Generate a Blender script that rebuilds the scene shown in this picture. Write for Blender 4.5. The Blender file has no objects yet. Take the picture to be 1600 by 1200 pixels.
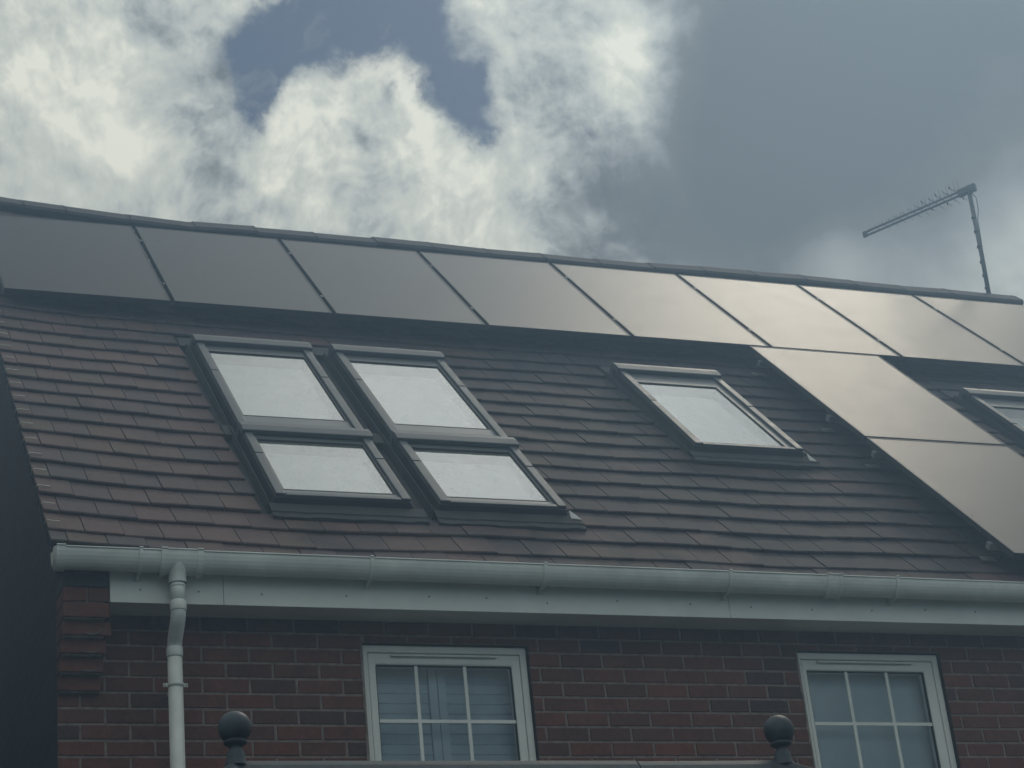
import bpy, math, random
from mathutils import Vector, Matrix
random.seed(7)
S = bpy.context.scene
COL = S.collection
# ---------------------------------------------------------------- camera
CAMR = Matrix(((0.9366987739407714, -0.062126295019975894, -0.3445805136175675),
               (-0.33696424854899903, -0.4273450248840557, -0.8389465566450907),
               (-0.09513412688233423, 0.90195152484706, -0.421227901175123)))
CAMP = Vector((-3.159802574483109, -9.099341536181683, -2.8657569275853105))
FPX = 3225.4
cd = bpy.data.cameras.new('camera')
cam = bpy.data.objects.new('camera', cd)
COL.objects.link(cam)
cam.matrix_world = Matrix.Translation(CAMP) @ CAMR.to_4x4()
cd.sensor_width = 36.0
cd.lens = FPX / 1600 * 36.0
cd.clip_start = 0.1
cd.clip_end = 3000
S.camera = cam
S.render.resolution_x = 1024
S.render.resolution_y = 768


def pxdir(px, py):
    d = CAMR @ Vector(((px - 800) / FPX, -(py - 600) / FPX, -1.0))
    return d.normalized()


# ---------------------------------------------------------------- world and sun
SUN = Vector((math.sin(math.radians(44.5)) * math.cos(math.radians(47.5)), math.cos(math.radians(44.5)) * math.cos(math.radians(47.5)), math.sin(math.radians(47.5))))
S.view_settings.view_transform = 'Standard'
S.view_settings.look = 'None'
S.view_settings.exposure = 0.18
S.view_settings.gamma = 1.0
world = bpy.data.worlds.new('World')
S.world = world
world.use_nodes = True


class NT:
    """small helper for building node graphs"""

    def __init__(self, nt):
        self.nt = nt
        self.L = nt.links

    def n(self, typ, **kw):
        nd = self.nt.nodes.new(typ)
        for k, v in kw.items():
            setattr(nd, k, v)
        return nd

    def _in(self, sock, v):
        if hasattr(v, 'is_output') or isinstance(v, bpy.types.NodeSocket):
            self.L.new(v, sock)
        elif v is not None:
            sock.default_value = v

    def m(self, op, a, b=None, c=None, clamp=False):
        nd = self.n('ShaderNodeMath', operation=op, use_clamp=clamp)
        self._in(nd.inputs[0], a)
        if b is not None:
            self._in(nd.inputs[1], b)
        if c is not None:
            self._in(nd.inputs[2], c)
        return nd.outputs[0]

    def vm(self, op, a, b=None, sc=None):
        nd = self.n('ShaderNodeVectorMath', operation=op)
        self._in(nd.inputs[0], a)
        if b is not None:
            self._in(nd.inputs[1], b)
        if sc is not None:
            self._in(nd.inputs['Scale'], sc)
        return nd.outputs['Value'] if op in ('DOT_PRODUCT', 'LENGTH') else nd.outputs[0]

    def noise(self, vec, scale, detail=4, rough=0.5, color=False, dist=0.0, dim='3D'):
        nd = self.n('ShaderNodeTexNoise', noise_dimensions=dim)
        if vec is not None:
            self.L.new(vec, nd.inputs['Vector'])
        nd.inputs['Scale'].default_value = scale
        nd.inputs['Detail'].default_value = detail
        nd.inputs['Roughness'].default_value = rough
        nd.inputs['Distortion'].default_value = dist
        return nd.outputs['Color'] if color else nd.outputs[0]

    def rng(self, v, a, b, c=0.0, d=1.0, smooth=False):
        nd = self.n('ShaderNodeMapRange')
        if smooth:
            nd.interpolation_type = 'SMOOTHSTEP'
        self._in(nd.inputs[0], v)
        for i, x in enumerate((a, b, c, d)):
            nd.inputs[i + 1].default_value = x
        return nd.outputs[0]

    def mix(self, f, a, b, mode='MIX'):
        nd = self.n('ShaderNodeMix', data_type='RGBA', blend_type=mode)
        self._in(nd.inputs[0], f)
        self._in(nd.inputs[6], a if not isinstance(a, tuple) else (*a, 1) if len(a) == 3 else a)
        self._in(nd.inputs[7], b if not isinstance(b, tuple) else (*b, 1) if len(b) == 3 else b)
        return nd.outputs[2]


w = NT(world.node_tree)
world.node_tree.nodes.clear()
tc = w.n('ShaderNodeTexCoord').outputs['Generated']
P0 = w.vm('NORMALIZE', tc)


def warp(vec, scale, amp, det=5, rough=0.55):
    c = w.noise(vec, scale, det, rough, color=True)
    d = w.vm('SUBTRACT', c, (0.5, 0.5, 0.5))
    d = w.vm('SCALE', d, sc=amp)
    return w.vm('ADD', vec, d)


Pw = w.vm('NORMALIZE', warp(P0, 14, 0.075, 8, 0.62))
Pw2 = w.vm('NORMALIZE', warp(P0, 7, 0.05, 3, 0.5))


def blobs(vec, lst):
    tot = None
    for (x, y, s, a) in lst:
        d = pxdir(x, y) if not isinstance(x, Vector) else x
        dt = w.vm('DOT_PRODUCT', vec, tuple(d))
        k = 2.0 / (s / FPX) ** 2
        e = w.m('MULTIPLY', w.m('SUBTRACT', dt, 1.0), k)
        e = w.m('MULTIPLY', w.m('EXPONENT', e), a)
        tot = e if tot is None else w.m('ADD', tot, e)
    return tot


Pf = w.vm('NORMALIZE', warp(P0, 9, 0.05, 4, 0.5))
fine = w.noise(Pf, 13, 10, 0.56)
fine2 = w.noise(Pf, 48, 8, 0.58)
finesh = w.noise(w.vm('ADD', Pf, tuple((SUN - pxdir(800, 300)) * 0.03)), 13, 10, 0.56)
big = w.noise(Pw2, 6, 5, 0.5)
hole = blobs(Pw, [(720, 110, 50, 0.5), (745, 60, 60, 0.3), (470, 50, 75, 1.0), (560, 35, 75, 0.95), (425, 130, 55, 1.0), (400, 60, 50, 0.5), (640, 20, 60, 0.9),
                  (730, 150, 45, 0.75), (690, 95, 45, 0.8), (290, 110, 50, 0.3), (400, 175, 35, 0.6), (770, 180, 35, 0.6),
                  (610, 175, 26, 0.45), (-300, -700, 350, 0.9), (400, -450, 200, 0.7), (250, -1620, 330, 0.75), (2010, -1120, 170, 0.9)])
hmask = w.m('MULTIPLY', hole, 3.0, clamp=True)
hn = w.m('ADD', w.m('MULTIPLY', w.m('SUBTRACT', fine, 0.5), 1.7), w.m('MULTIPLY', w.m('SUBTRACT', fine2, 0.5), 1.5))
hole = w.m('ADD', hole, w.m('MULTIPLY', hn, hmask))
hole = w.rng(hole, 0.18, 0.98, smooth=True)
calm = blobs(Pw2, [(1000, -1700, 900, 1.0), (1330, 130, 330, 1.0), (1150, 330, 150, 0.8), (100, 330, 200, 0.35), (1500, 350, 260, 0.6)])
calm = w.m('MINIMUM', calm, 0.86)
br = blobs(Pw, [(965, 115, 50, 0.42), (925, 130, 100, 0.16), (120, 120, 170, 0.16), (60, 40, 90, 0.08), (585, 105, 42, 0.35),
                (655, 180, 42, 0.38), (520, 170, 60, 0.28), (800, 60, 90, 0.15), (180, 170, 60, 0.14), (350, 120, 60, -0.20),
                (330, 180, 60, -0.2), (220, 60, 60, -0.15), (970, 30, 70, 0.2), (820, 120, 50, -0.15), (690, 290, 70, 0.12),
                (640, 320, 60, -0.12), (450, 330, 200, 0.20), (700, 300, 180, 0.14), (90, 280, 160, 0.14), (240, 330, 80, -0.06)])
br2 = blobs(Pw2, [(1100, -1650, 700, 0.30), (1350, 110, 400, -0.55), (1200, 270, 200, -0.30), (1500, -20, 260, -0.12), (1130, 60, 110, -0.10),
                  (1600, 350, 80, 0.20), (1330, 425, 80, 0.28), (1000, 330, 120, -0.10), (90, 330, 150, 0.0),
                  (1560, 470, 140, 0.16)])
fine2sh = w.noise(w.vm('ADD', Pf, tuple((SUN - pxdir(800, 300)) * 0.012)), 48, 8, 0.58)
relief = w.m('ADD', w.m('MULTIPLY', w.m('SUBTRACT', fine, finesh), 1.9), w.m('MULTIPLY', w.m('SUBTRACT', fine2, fine2sh), 0.8))
det = w.m('ADD', relief, w.m('ADD', w.m('MULTIPLY', w.m('SUBTRACT', fine, 0.5), 0.60), w.m('MULTIPLY', w.m('SUBTRACT', fine2, 0.5), 0.50)))
det = w.m('MULTIPLY', det, w.m('SUBTRACT', 1.0, calm))
det = w.m('ADD', det, w.m('MULTIPLY', w.m('SUBTRACT', big, 0.5), 0.35))
sep = w.n('ShaderNodeSeparateXYZ')
w.L.new(P0, sep.inputs[0])
back = w.m('MULTIPLY', w.rng(sep.outputs[1], 0.35, -0.4, 0.0, 1.0, smooth=True), w.rng(sep.outputs[2], 0.05, 0.75, -0.22, 0.48))
bright = w.m('ADD', w.m('ADD', br, br2), w.m('ADD', det, w.m('ADD', back, 0.58)))
bright = w.m('MAXIMUM', bright, 0.03)
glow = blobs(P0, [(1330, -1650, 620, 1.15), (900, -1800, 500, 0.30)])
cr = w.n('ShaderNodeValToRGB')
w.L.new(bright, cr.inputs[0])
els = cr.color_ramp.elements
els[0].position = 0.0
els[0].color = (0.11, 0.122, 0.128, 1)
els[1].position = 1.0
els[1].color = (0.80, 0.79, 0.67, 1)
for p_, c_ in ((0.22, (0.155, 0.164, 0.164)), (0.42, (0.30, 0.32, 0.315)), (0.62, (0.48, 0.50, 0.46)), (0.82, (0.62, 0.63, 0.55))):
    e_ = els.new(p_)
    e_.color = (*c_, 1)
sky = w.n('ShaderNodeTexSky')
sky.sky_type = 'NISHITA'
sky.sun_disc = False
sky.sun_elevation = math.asin(SUN.z)
sky.sun_rotation = math.atan2(SUN.x, SUN.y)
sky.air_density = 1.0
sky.dust_density = 0.6
sky.ozone_density = 1.0
bgs = w.n('ShaderNodeBackground')
w.L.new(sky.outputs[0], bgs.inputs[0])
bgs.inputs[1].default_value = 0.027
bgc = w.n('ShaderNodeBackground')
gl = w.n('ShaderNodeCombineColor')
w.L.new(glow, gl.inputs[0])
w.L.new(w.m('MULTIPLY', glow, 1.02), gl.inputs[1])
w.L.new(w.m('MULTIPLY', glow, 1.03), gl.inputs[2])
tint = w.mix(w.rng(sep.outputs[1], 0.3, -0.4, 0.0, 1.0), (1.0, 1.0, 1.0), (0.92, 1.0, 1.08))
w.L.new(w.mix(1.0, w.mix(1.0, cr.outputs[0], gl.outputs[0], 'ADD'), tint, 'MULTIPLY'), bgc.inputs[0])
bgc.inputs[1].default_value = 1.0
mx = w.n('ShaderNodeMixShader')
wisp = w.rng(w.noise(Pw, 20, 9, 0.6), 0.50, 0.78, 1.0, 0.35)
w.L.new(w.m('MULTIPLY', hole, wisp), mx.inputs[0])
w.L.new(bgc.outputs[0], mx.inputs[1])
w.L.new(bgs.outputs[0], mx.inputs[2])
wo = w.n('ShaderNodeOutputWorld')
w.L.new(mx.outputs[0], wo.inputs[0])

sl_ = bpy.data.lights.new('sun', 'SUN')
sl_.energy = 0.5
sl_.angle = math.radians(10)
sl_.color = (1.0, 0.88, 0.70)
sun = bpy.data.objects.new('sun', sl_)
COL.objects.link(sun)
sun.rotation_euler = (-SUN).to_track_quat('-Z', 'Y').to_euler()
sun.location = (0, 0, 30)

# ---------------------------------------------------------------- mesh helper


class MB:
    def __init__(self):
        self.v = []
        self.f = []
        self.mi = []
        self.sm = []

    def poly(self, pts, m=0, smooth=False):
        b = len(self.v)
        self.v += [tuple(p) for p in pts]
        self.f.append(tuple(range(b, b + len(pts))))
        self.mi.append(m)
        self.sm.append(smooth)

    def box8(self, c, m=0):
        """c: 8 corners, 0-3 bottom ring, 4-7 top ring"""
        b = len(self.v)
        self.v += [tuple(p) for p in c]
        for q in ((0, 3, 2, 1), (4, 5, 6, 7), (0, 1, 5, 4), (1, 2, 6, 5), (2, 3, 7, 6), (3, 0, 4, 7)):
            self.f.append(tuple(b + i for i in q))
            self.mi.append(m)
            self.sm.append(False)

    def box(self, x0, x1, y0, y1, z0, z1, m=0, T=None):
        T = T or (lambda a, b, c: (a, b, c))
        self.box8([T(x0, y0, z0), T(x1, y0, z0), T(x1, y1, z0), T(x0, y1, z0),
                   T(x0, y0, z1), T(x1, y0, z1), T(x1, y1, z1), T(x0, y1, z1)], m)

    def extrude(self, prof, a0, a1, T, m=0, smooth=False, cap=True):
        """closed profile [(b,c)] extruded along the first axis of T"""
        b = len(self.v)
        n = len(prof)
        self.v += [tuple(T(a0, p, q)) for p, q in prof] + [tuple(T(a1, p, q)) for p, q in prof]
        for i in range(n):
            j = (i + 1) % n
            self.f.append((b + i, b + j, b + n + j, b + n + i))
            self.mi.append(m)
            self.sm.append(smooth)
        if cap:
            self.f.append(tuple(b + i for i in reversed(range(n))))
            self.f.append(tuple(b + n + i for i in range(n)))
            self.mi += [m, m]
            self.sm += [False, False]

    def tube(self, pts, r, seg=14, m=0, caps=True):
        pts = [Vector(p) for p in pts]
        rs = r if isinstance(r, (list, tuple)) else [r] * len(pts)
        b = len(self.v)
        n = len(pts)
        up = None
        for i, p in enumerate(pts):
            d = (pts[min(i + 1, n - 1)] - pts[max(i - 1, 0)]).normalized()
            if up is None:
                up = d.orthogonal().normalized()
            else:
                up = (up - d * up.dot(d)).normalized()
            s = d.cross(up)
            for k in range(seg):
                a = 2 * math.pi * k / seg
                self.v.append(tuple(p + (up * math.cos(a) + s * math.sin(a)) * rs[i]))
        for i in range(n - 1):
            for k in range(seg):
                k2 = (k + 1) % seg
                self.f.append((b + i * seg + k, b + i * seg + k2, b + (i + 1) * seg + k2, b + (i + 1) * seg + k))
                self.mi.append(m)
                self.sm.append(True)
        if caps:
            self.f.append(tuple(b + k for k in reversed(range(seg))))
            self.f.append(tuple(b + (n - 1) * seg + k for k in range(seg)))
            self.mi += [m, m]
            self.sm += [False, False]

    def lathe(self, prof, c, seg=32, m=0):
        self_b = len(self.v)
        n = len(prof)
        for r, z in prof:
            for k in range(seg):
                a = 2 * math.pi * k / seg
                self.v.append((c[0] + r * math.cos(a), c[1] + r * math.sin(a), c[2] + z))
        for i in range(n - 1):
            for k in range(seg):
                k2 = (k + 1) % seg
                self.f.append((self_b + i * seg + k, self_b + i * seg + k2, self_b + (i + 1) * seg + k2, self_b + (i + 1) * seg + k))
                self.mi.append(m)
                self.sm.append(True)

    def ring(self, a0, a1, b0, b1, wl, wr, wb_, wt, c0, c1, T, m=0):
        b = len(self.v)
        O = [(a0, b0), (a1, b0), (a1, b1), (a0, b1)]
        I = [(a0 + wl, b0 + wb_), (a1 - wr, b0 + wb_), (a1 - wr, b1 - wt), (a0 + wl, b1 - wt)]
        for c in (c0, c1):
            self.v += [tuple(T(p, q, c)) for p, q in O + I]
        for i in range(4):
            j = (i + 1) % 4
            for f in ((i, j, 4 + j, 4 + i), (8 + i, 12 + i, 12 + j, 8 + j), (i, 8 + i, 8 + j, j), (4 + i, 4 + j, 12 + j, 12 + i)):
                self.f.append(tuple(b + k for k in f))
                self.mi.append(m)
                self.sm.append(False)

    def build(self, name, mats, parent=None, bevel=0.0, solid=0.0):
        me = bpy.data.meshes.new(name)
        me.from_pydata(self.v, [], self.f)
        mats = mats if isinstance(mats, (list, tuple)) else [mats]
        for mt in mats:
            me.materials.append(mt)
        me.polygons.foreach_set('material_index', self.mi)
        me.polygons.foreach_set('use_smooth', self.sm)
        me.update()
        import bmesh
        bm = bmesh.new()
        bm.from_mesh(me)
        if not solid and name != 'pane':
            bmesh.ops.recalc_face_normals(bm, faces=bm.faces)
        bm.to_mesh(me)
        bm.free()
        o = bpy.data.objects.new(name, me)
        COL.objects.link(o)
        if parent:
            o.parent = parent
            o.matrix_parent_inverse = parent.matrix_world.inverted()
        if solid:
            md = o.modifiers.new('solid', 'SOLIDIFY')
            md.thickness = solid
            md.offset = 0
        if bevel:
            md = o.modifiers.new('bevel', 'BEVEL')
            md.width = bevel
            md.segments = 2
            md.limit_method = 'ANGLE'
        return o


def empty(name, loc=(0, 0, 0)):
    o = bpy.data.objects.new(name, None)
    o.empty_display_size = 0.2
    COL.objects.link(o)
    o.matrix_world = Matrix.Translation(Vector(loc))
    o.location = loc
    return o


def tag(o, label=None, cat=None, group=None, kind=None):
    if label:
        o['label'] = label
    if cat:
        o['category'] = cat
    if group:
        o['group'] = group
    if kind:
        o['kind'] = kind
    return o


def copy_thing(src, loc):
    r = src.copy()
    COL.objects.link(r)
    r.location = loc
    for ch in list(src.children):
        c = ch.copy()
        COL.objects.link(c)
        c.parent = r
        for g in list(ch.children):
            d = g.copy()
            COL.objects.link(d)
            d.parent = c
    return r


# ---------------------------------------------------------------- materials
def mat(name, col, rough=0.6, spec=0.5, metal=0.0, var=0.12, vscale=6.0, bump=0.0, bscale=60.0, island=0.0, coat=0.0, vcol=None):
    m = bpy.data.materials.new(name)
    m.use_nodes = True
    t = NT(m.node_tree)
    b = m.node_tree.nodes['Principled BSDF']
    co = t.n('ShaderNodeTexCoord').outputs['Object']
    nz = t.noise(co, vscale, 6, 0.6)
    dark = tuple(c * (1 - var) for c in col)
    lite = tuple(min(1, c * (1 + var)) for c in col)
    if vcol:
        lite = vcol
    c = t.mix(t.rng(nz, 0.3, 0.7), dark, lite)
    b.inputs['Roughness'].default_value = rough
    b.inputs['Specular IOR Level'].default_value = spec
    b.inputs['Metallic'].default_value = metal
    b.inputs['Coat Weight'].default_value = coat
    t.L.new(c, b.inputs['Base Color'])
    t.L.new(t.rng(nz, 0.2, 0.8, max(0, rough - 0.08), min(1, rough + 0.08)), b.inputs['Roughness'])
    if bump:
        bn = t.n('ShaderNodeBump')
        bn.inputs['Strength'].default_value = bump
        bn.inputs['Distance'].default_value = 0.004
        t.L.new(t.noise(co, bscale, 5, 0.6), bn.inputs['Height'])
        t.L.new(bn.outputs[0], b.inputs['Normal'])
    return m


def brick_mat(name, procedural=False):
    m = bpy.data.materials.new(name)
    m.use_nodes = True
    t = NT(m.node_tree)
    b = m.node_tree.nodes['Principled BSDF']
    co = t.n('ShaderNodeTexCoord').outputs['Object']
    n1 = t.noise(co, 30, 6, 0.65)
    n2 = t.noise(co, 140, 3, 0.6)
    if not procedural:
        g = t.n('ShaderNodeNewGeometry').outputs['Random Per Island']
        cr = t.n('ShaderNodeValToRGB')
        t.L.new(g, cr.inputs[0])
        cr.color_ramp.interpolation = 'LINEAR'
        e = cr.color_ramp.elements
        e[0].position = 0
        e[0].color = (0.125, 0.072, 0.070, 1)
        e[1].position = 1
        e[1].color = (0.300, 0.100, 0.066, 1)
        for p, c in ((0.10, (0.165, 0.076, 0.062)), (0.25, (0.215, 0.084, 0.060)), (0.5, (0.262, 0.092, 0.062)), (0.75, (0.205, 0.092, 0.066))):
            q = e.new(p)
            q.color = (*c, 1)
        base = cr.outputs[0]
        h = t.m('ADD', n1, t.m('MULTIPLY', n2, 0.5))
    else:
        mp = t.n('ShaderNodeMapping')
        mp.inputs['Rotation'].default_value = (0, math.radians(90), math.radians(90))
        sp = t.n('ShaderNodeSeparateXYZ')
        t.L.new(co, sp.inputs[0])
        cb = t.n('ShaderNodeCombineXYZ')
        t.L.new(sp.outputs[1], cb.inputs[0])
        t.L.new(sp.outputs[2], cb.inputs[1])
        bt = t.n('ShaderNodeTexBrick')
        t.L.new(cb.outputs[0], bt.inputs['Vector'])
        bt.inputs['Scale'].default_value = 1.0
        bt.inputs['Brick Width'].default_value = 0.225
        bt.inputs['Row Height'].default_value = 0.075
        bt.inputs['Mortar Size'].default_value = 0.005
        bt.inputs['Mortar Smooth'].default_value = 0.2
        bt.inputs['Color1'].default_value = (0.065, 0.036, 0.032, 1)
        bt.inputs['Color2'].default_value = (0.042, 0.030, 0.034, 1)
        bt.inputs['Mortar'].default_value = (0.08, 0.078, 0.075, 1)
        base = bt.outputs[0]
        h = t.m('SUBTRACT', n1, t.m('MULTIPLY', bt.outputs['Fac'], 1.0))
    n3 = t.noise(co, 7, 3, 0.5)
    c = t.mix(t.m('ADD', t.m('MULTIPLY', t.rng(n1, 0.25, 0.75), 0.6), t.m('MULTIPLY', t.rng(n3, 0.3, 0.7), 0.4)), (0.34, 0.35, 0.38), (0.84, 0.80, 0.78))
    c = t.mix(1.0, base, c, 'MULTIPLY')
    t.L.new(c, b.inputs['Base Color'])
    b.inputs['Roughness'].default_value = 0.92
    b.inputs['Specular IOR Level'].default_value = 0.25
    bn = t.n('ShaderNodeBump')
    bn.inputs['Strength'].default_value = 0.6
    bn.inputs['Distance'].default_value = 0.006
    t.L.new(h, bn.inputs['Height'])
    t.L.new(bn.outputs[0], b.inputs['Normal'])
    return m


def tile_mat():
    m = bpy.data.materials.new('concrete_tile')
    m.use_nodes = True
    t = NT(m.node_tree)
    b = m.node_tree.nodes['Principled BSDF']
    co = t.n('ShaderNodeTexCoord').outputs['Object']
    g = t.n('ShaderNodeNewGeometry').outputs['Random Per Island']
    cr = t.n('ShaderNodeValToRGB')
    t.L.new(g, cr.inputs[0])
    e = cr.color_ramp.elements
    e[0].position = 0
    e[0].color = (0.098, 0.058, 0.057, 1)
    e[1].position = 1
    e[1].color = (0.086, 0.064, 0.054, 1)
    for p, c in ((0.2, (0.066, 0.048, 0.054)), (0.4, (0.104, 0.060, 0.057)), (0.6, (0.060, 0.048, 0.055)), (0.8, (0.094, 0.058, 0.051))):
        q = e.new(p)
        q.color = (*c, 1)
    # weathering: broad cool dark stains, more to the right and below the windows
    n1 = t.noise(co, 1.7, 6, 0.62)
    sp = t.n('ShaderNodeSeparateXYZ')
    t.L.new(co, sp.inputs[0])
    right = t.rng(sp.outputs[0], -0.9, 1.8, -0.14, 0.13)
    st = t.rng(t.m('ADD', n1, right), 0.42, 0.56)
    n5 = t.noise(t.vm('ADD', co, (2, 9, 4)), 5.5, 5, 0.65)
    st = t.m('MULTIPLY', st, t.rng(n5, 0.30, 0.60, 0.45, 1.0))
    c = t.mix(t.m('MULTIPLY', st, 0.85), cr.outputs[0], (0.020, 0.023, 0.030))
    n3 = t.noise(t.vm('ADD', co, (7, 3, 1)), 3.2, 4, 0.6)
    c = t.mix(t.rng(n3, 0.60, 0.74, 0.0, 0.5), c, (0.062, 0.068, 0.044))
    n2 = t.noise(co, 45, 5, 0.7)
    sc = t.mix(t.rng(n2, 0.25, 0.75), (0.70, 0.70, 0.70), (1.32, 1.32, 1.32))
    c = t.mix(1.0, c, sc, 'MULTIPLY')
    n4 = t.noise(co, 16, 3, 0.5)
    c = t.mix(t.rng(n4, 0.66, 0.74, 0.0, 0.6), c, (0.025, 0.028, 0.026))
    t.L.new(c, b.inputs['Base Color'])
    b.inputs['Roughness'].default_value = 0.78
    b.inputs['Specular IOR Level'].default_value = 0.35
    bn = t.n('ShaderNodeBump')
    bn.inputs['Strength'].default_value = 0.5
    bn.inputs['Distance'].default_value = 0.003
    t.L.new(t.m('ADD', t.noise(co, 90, 4, 0.65), n2), bn.inputs['Height'])
    t.L.new(bn.outputs[0], b.inputs['Normal'])
    return m


def glass_mat(name, ior, tint=(1, 1, 1), rough=0.0, spots=0.0):
    """thin pane: clear where it does not reflect"""
    m = bpy.data.materials.new(name)
    m.use_nodes = True
    t = NT(m.node_tree)
    m.node_tree.nodes.clear()
    out = t.n('ShaderNodeOutputMaterial')
    fr = t.n('ShaderNodeFresnel')
    fr.inputs[0].default_value = ior
    tr = t.n('ShaderNodeBsdfTransparent')
    tr.inputs[0].default_value = (*tint, 1)
    gs = t.n('ShaderNodeBsdfGlossy')
    gs.inputs['Roughness'].default_value = rough
    co = t.n('ShaderNodeTexCoord').outputs['Object']
    bn = t.n('ShaderNodeBump')
    bn.inputs['Strength'].default_value = 0.02 if not spots else 0.0
    bn.inputs['Distance'].default_value = 0.01
    t.L.new(t.noise(co, 2.5, 2), bn.inputs['Height'])
    t.L.new(bn.outputs[0], gs.inputs['Normal'])
    m1 = t.n('ShaderNodeMixShader')
    t.L.new(fr.outputs[0], m1.inputs[0])
    t.L.new(tr.outputs[0], m1.inputs[1])
    t.L.new(gs.outputs[0], m1.inputs[2])
    last = m1.outputs[0]
    if spots:
        df = t.n('ShaderNodeBsdfDiffuse')
        df.inputs[0].default_value = (0.25, 0.25, 0.24, 1)
        m2 = t.n('ShaderNodeMixShader')
        n1 = t.noise(co, 75, 2, 0.6)
        n2 = t.noise(co, 9, 4, 0.6)
        f = t.m('ADD', t.rng(n1, 0.62, 0.72, 0, spots), t.rng(n2, 0.35, 0.7, 0.0, 0.035))
        t.L.new(f, m2.inputs[0])
        t.L.new(last, m2.inputs[1])
        t.L.new(df.outputs[0], m2.inputs[2])
        last = m2.outputs[0]
    t.L.new(last, out.inputs[0])
    return m


def panel_mat():
    m = bpy.data.materials.new('panel_glass')
    m.use_nodes = True
    t = NT(m.node_tree)
    b = m.node_tree.nodes['Principled BSDF']
    co = t.n('ShaderNodeTexCoord').outputs['Object']
    oi = t.n('ShaderNodeObjectInfo').outputs['Random']
    off = t.n('ShaderNodeCombineXYZ')
    t.L.new(t.m('MULTIPLY', oi, 40.0), off.inputs[0])
    p = t.vm('ADD', co, off.outputs[0])
    # cells of a black module: thin busbars and cell gaps, only just darker or lighter
    sp = t.n('ShaderNodeSeparateXYZ')
    t.L.new(co, sp.inputs[0])
    cx = t.m('ABSOLUTE', t.m('SUBTRACT', t.m('FRACT', t.m('MULTIPLY', sp.outputs[0], 6.06)), 0.5))
    cy = t.m('ABSOLUTE', t.m('SUBTRACT', t.m('FRACT', t.m('MULTIPLY', sp.outputs[1], 11.7)), 0.5))
    line = t.rng(t.m('MAXIMUM', cx, cy), 0.478, 0.492)
    base = t.mix(line, (0.010, 0.011, 0.016), (0.018, 0.019, 0.022))
    dust = t.noise(p, 5, 6, 0.65)
    base = t.mix(t.rng(dust, 0.3, 0.8, 0.03, 0.14), base, (0.12, 0.125, 0.13))
    v = t.n('ShaderNodeTexVoronoi')
    v.inputs['Scale'].default_value = 9
    t.L.new(p, v.inputs['Vector'])
    spk = t.rng(v.outputs['Distance'], 0.10, 0.06)
    spk = t.m('MULTIPLY', spk, t.rng(t.noise(p, 3, 2), 0.52, 0.6))
    base = t.mix(t.m('MULTIPLY', spk, 0.9), base, (0.05, 0.045, 0.04))
    t.L.new(base, b.inputs['Base Color'])
    t.L.new(t.rng(spk, 0, 1, 0.2, 0.0), b.inputs['Specular IOR Level'])
    t.L.new(t.rng(dust, 0.2, 0.8, 0.39, 0.43), b.inputs['Roughness'])
    bn = t.n('ShaderNodeBump')
    bn.inputs['Strength'].default_value = 0.55
    bn.inputs['Distance'].default_value = 0.002
    t.L.new(t.noise(p, 160, 3, 0.6), bn.inputs['Height'])
    t.L.new(bn.outputs[0], b.inputs['Normal'])
    return m


M = {}
M['brick'] = brick_mat('brick')
M['brick_shaded'] = brick_mat('gable_brick_shaded', True)  # darker copy of the front brick, with the gable's shade in its colour
M['mortar'] = mat('mortar', (0.235, 0.185, 0.160), 0.95, 0.2, var=0.40, vscale=25, bump=0.6, bscale=200)
M['tile'] = tile_mat()
M['under'] = mat('underlay', (0.02, 0.02, 0.022), 0.95, 0.1)
M['ridge'] = mat('ridge_tile', (0.060, 0.056, 0.060), 0.82, 0.3, var=0.3, vscale=5, bump=0.5, bscale=70)
M['upvc'] = mat('upvc', (0.77, 0.77, 0.72), 0.38, 0.5, var=0.08, vscale=4, bump=0.05)
M['gutter'] = mat('gutter_plastic', (0.70, 0.71, 0.67), 0.45, 0.5, var=0.16, vscale=5)
M['frame'] = mat('window_plastic', (0.80, 0.79, 0.74), 0.4, 0.5, var=0.06, vscale=5)
M['screw'] = mat('screw_cap', (0.20, 0.20, 0.20), 0.6)
M['cover'] = mat('grey_aluminium_cover', (0.075, 0.083, 0.095), 0.5, 0.30, metal=0.0, var=0.15, vscale=14, bump=0.08)
M['sash'] = mat('dark_grey_sash', (0.085, 0.095, 0.105), 0.45, 0.5, var=0.15, vscale=10)
M['gasket'] = mat('black_rubber', (0.015, 0.016, 0.018), 0.6)
M['flash'] = mat('lead_flashing', (0.050, 0.054, 0.056), 0.75, 0.25, metal=0.0, var=0.3, vscale=6, bump=0.2, bscale=20)
M['lining'] = mat('white_lining', (0.62, 0.62, 0.59), 0.7)
M['blind'] = mat('pale_blind', (0.82, 0.84, 0.82), 0.8, var=0.03)
M['roofglass'] = glass_mat('roof_window_glass', 2.2, (0.90, 0.94, 0.94), 0.0, 0.35)
M['glass'] = glass_mat('window_glass', 1.55, (0.86, 0.94, 0.98), 0.0)
M['panel'] = panel_mat()
M['pframe'] = mat('black_anodised_frame', (0.022, 0.023, 0.026), 0.55, 0.3, metal=0.0)
M['alu'] = mat('bare_aluminium', (0.45, 0.46, 0.47), 0.4, metal=0.8)
M['galv'] = mat('galvanised_steel', (0.075, 0.078, 0.08), 0.55, metal=0.5, var=0.35, vscale=25)
M['antenna'] = mat('antenna_metal', (0.045, 0.048, 0.05), 0.5, metal=0.4, var=0.3, vscale=30)
M['cable'] = mat('black_cable', (0.03, 0.03, 0.03), 0.6)
M['clip'] = mat('verge_clip_wire', (0.50, 0.48, 0.44), 0.45, metal=0.5)
M['gazebo'] = mat('dark_painted_metal', (0.030, 0.042, 0.054), 0.55, 0.4, metal=0.0, var=0.55, vscale=22, bump=0.15, bscale=50)
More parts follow.
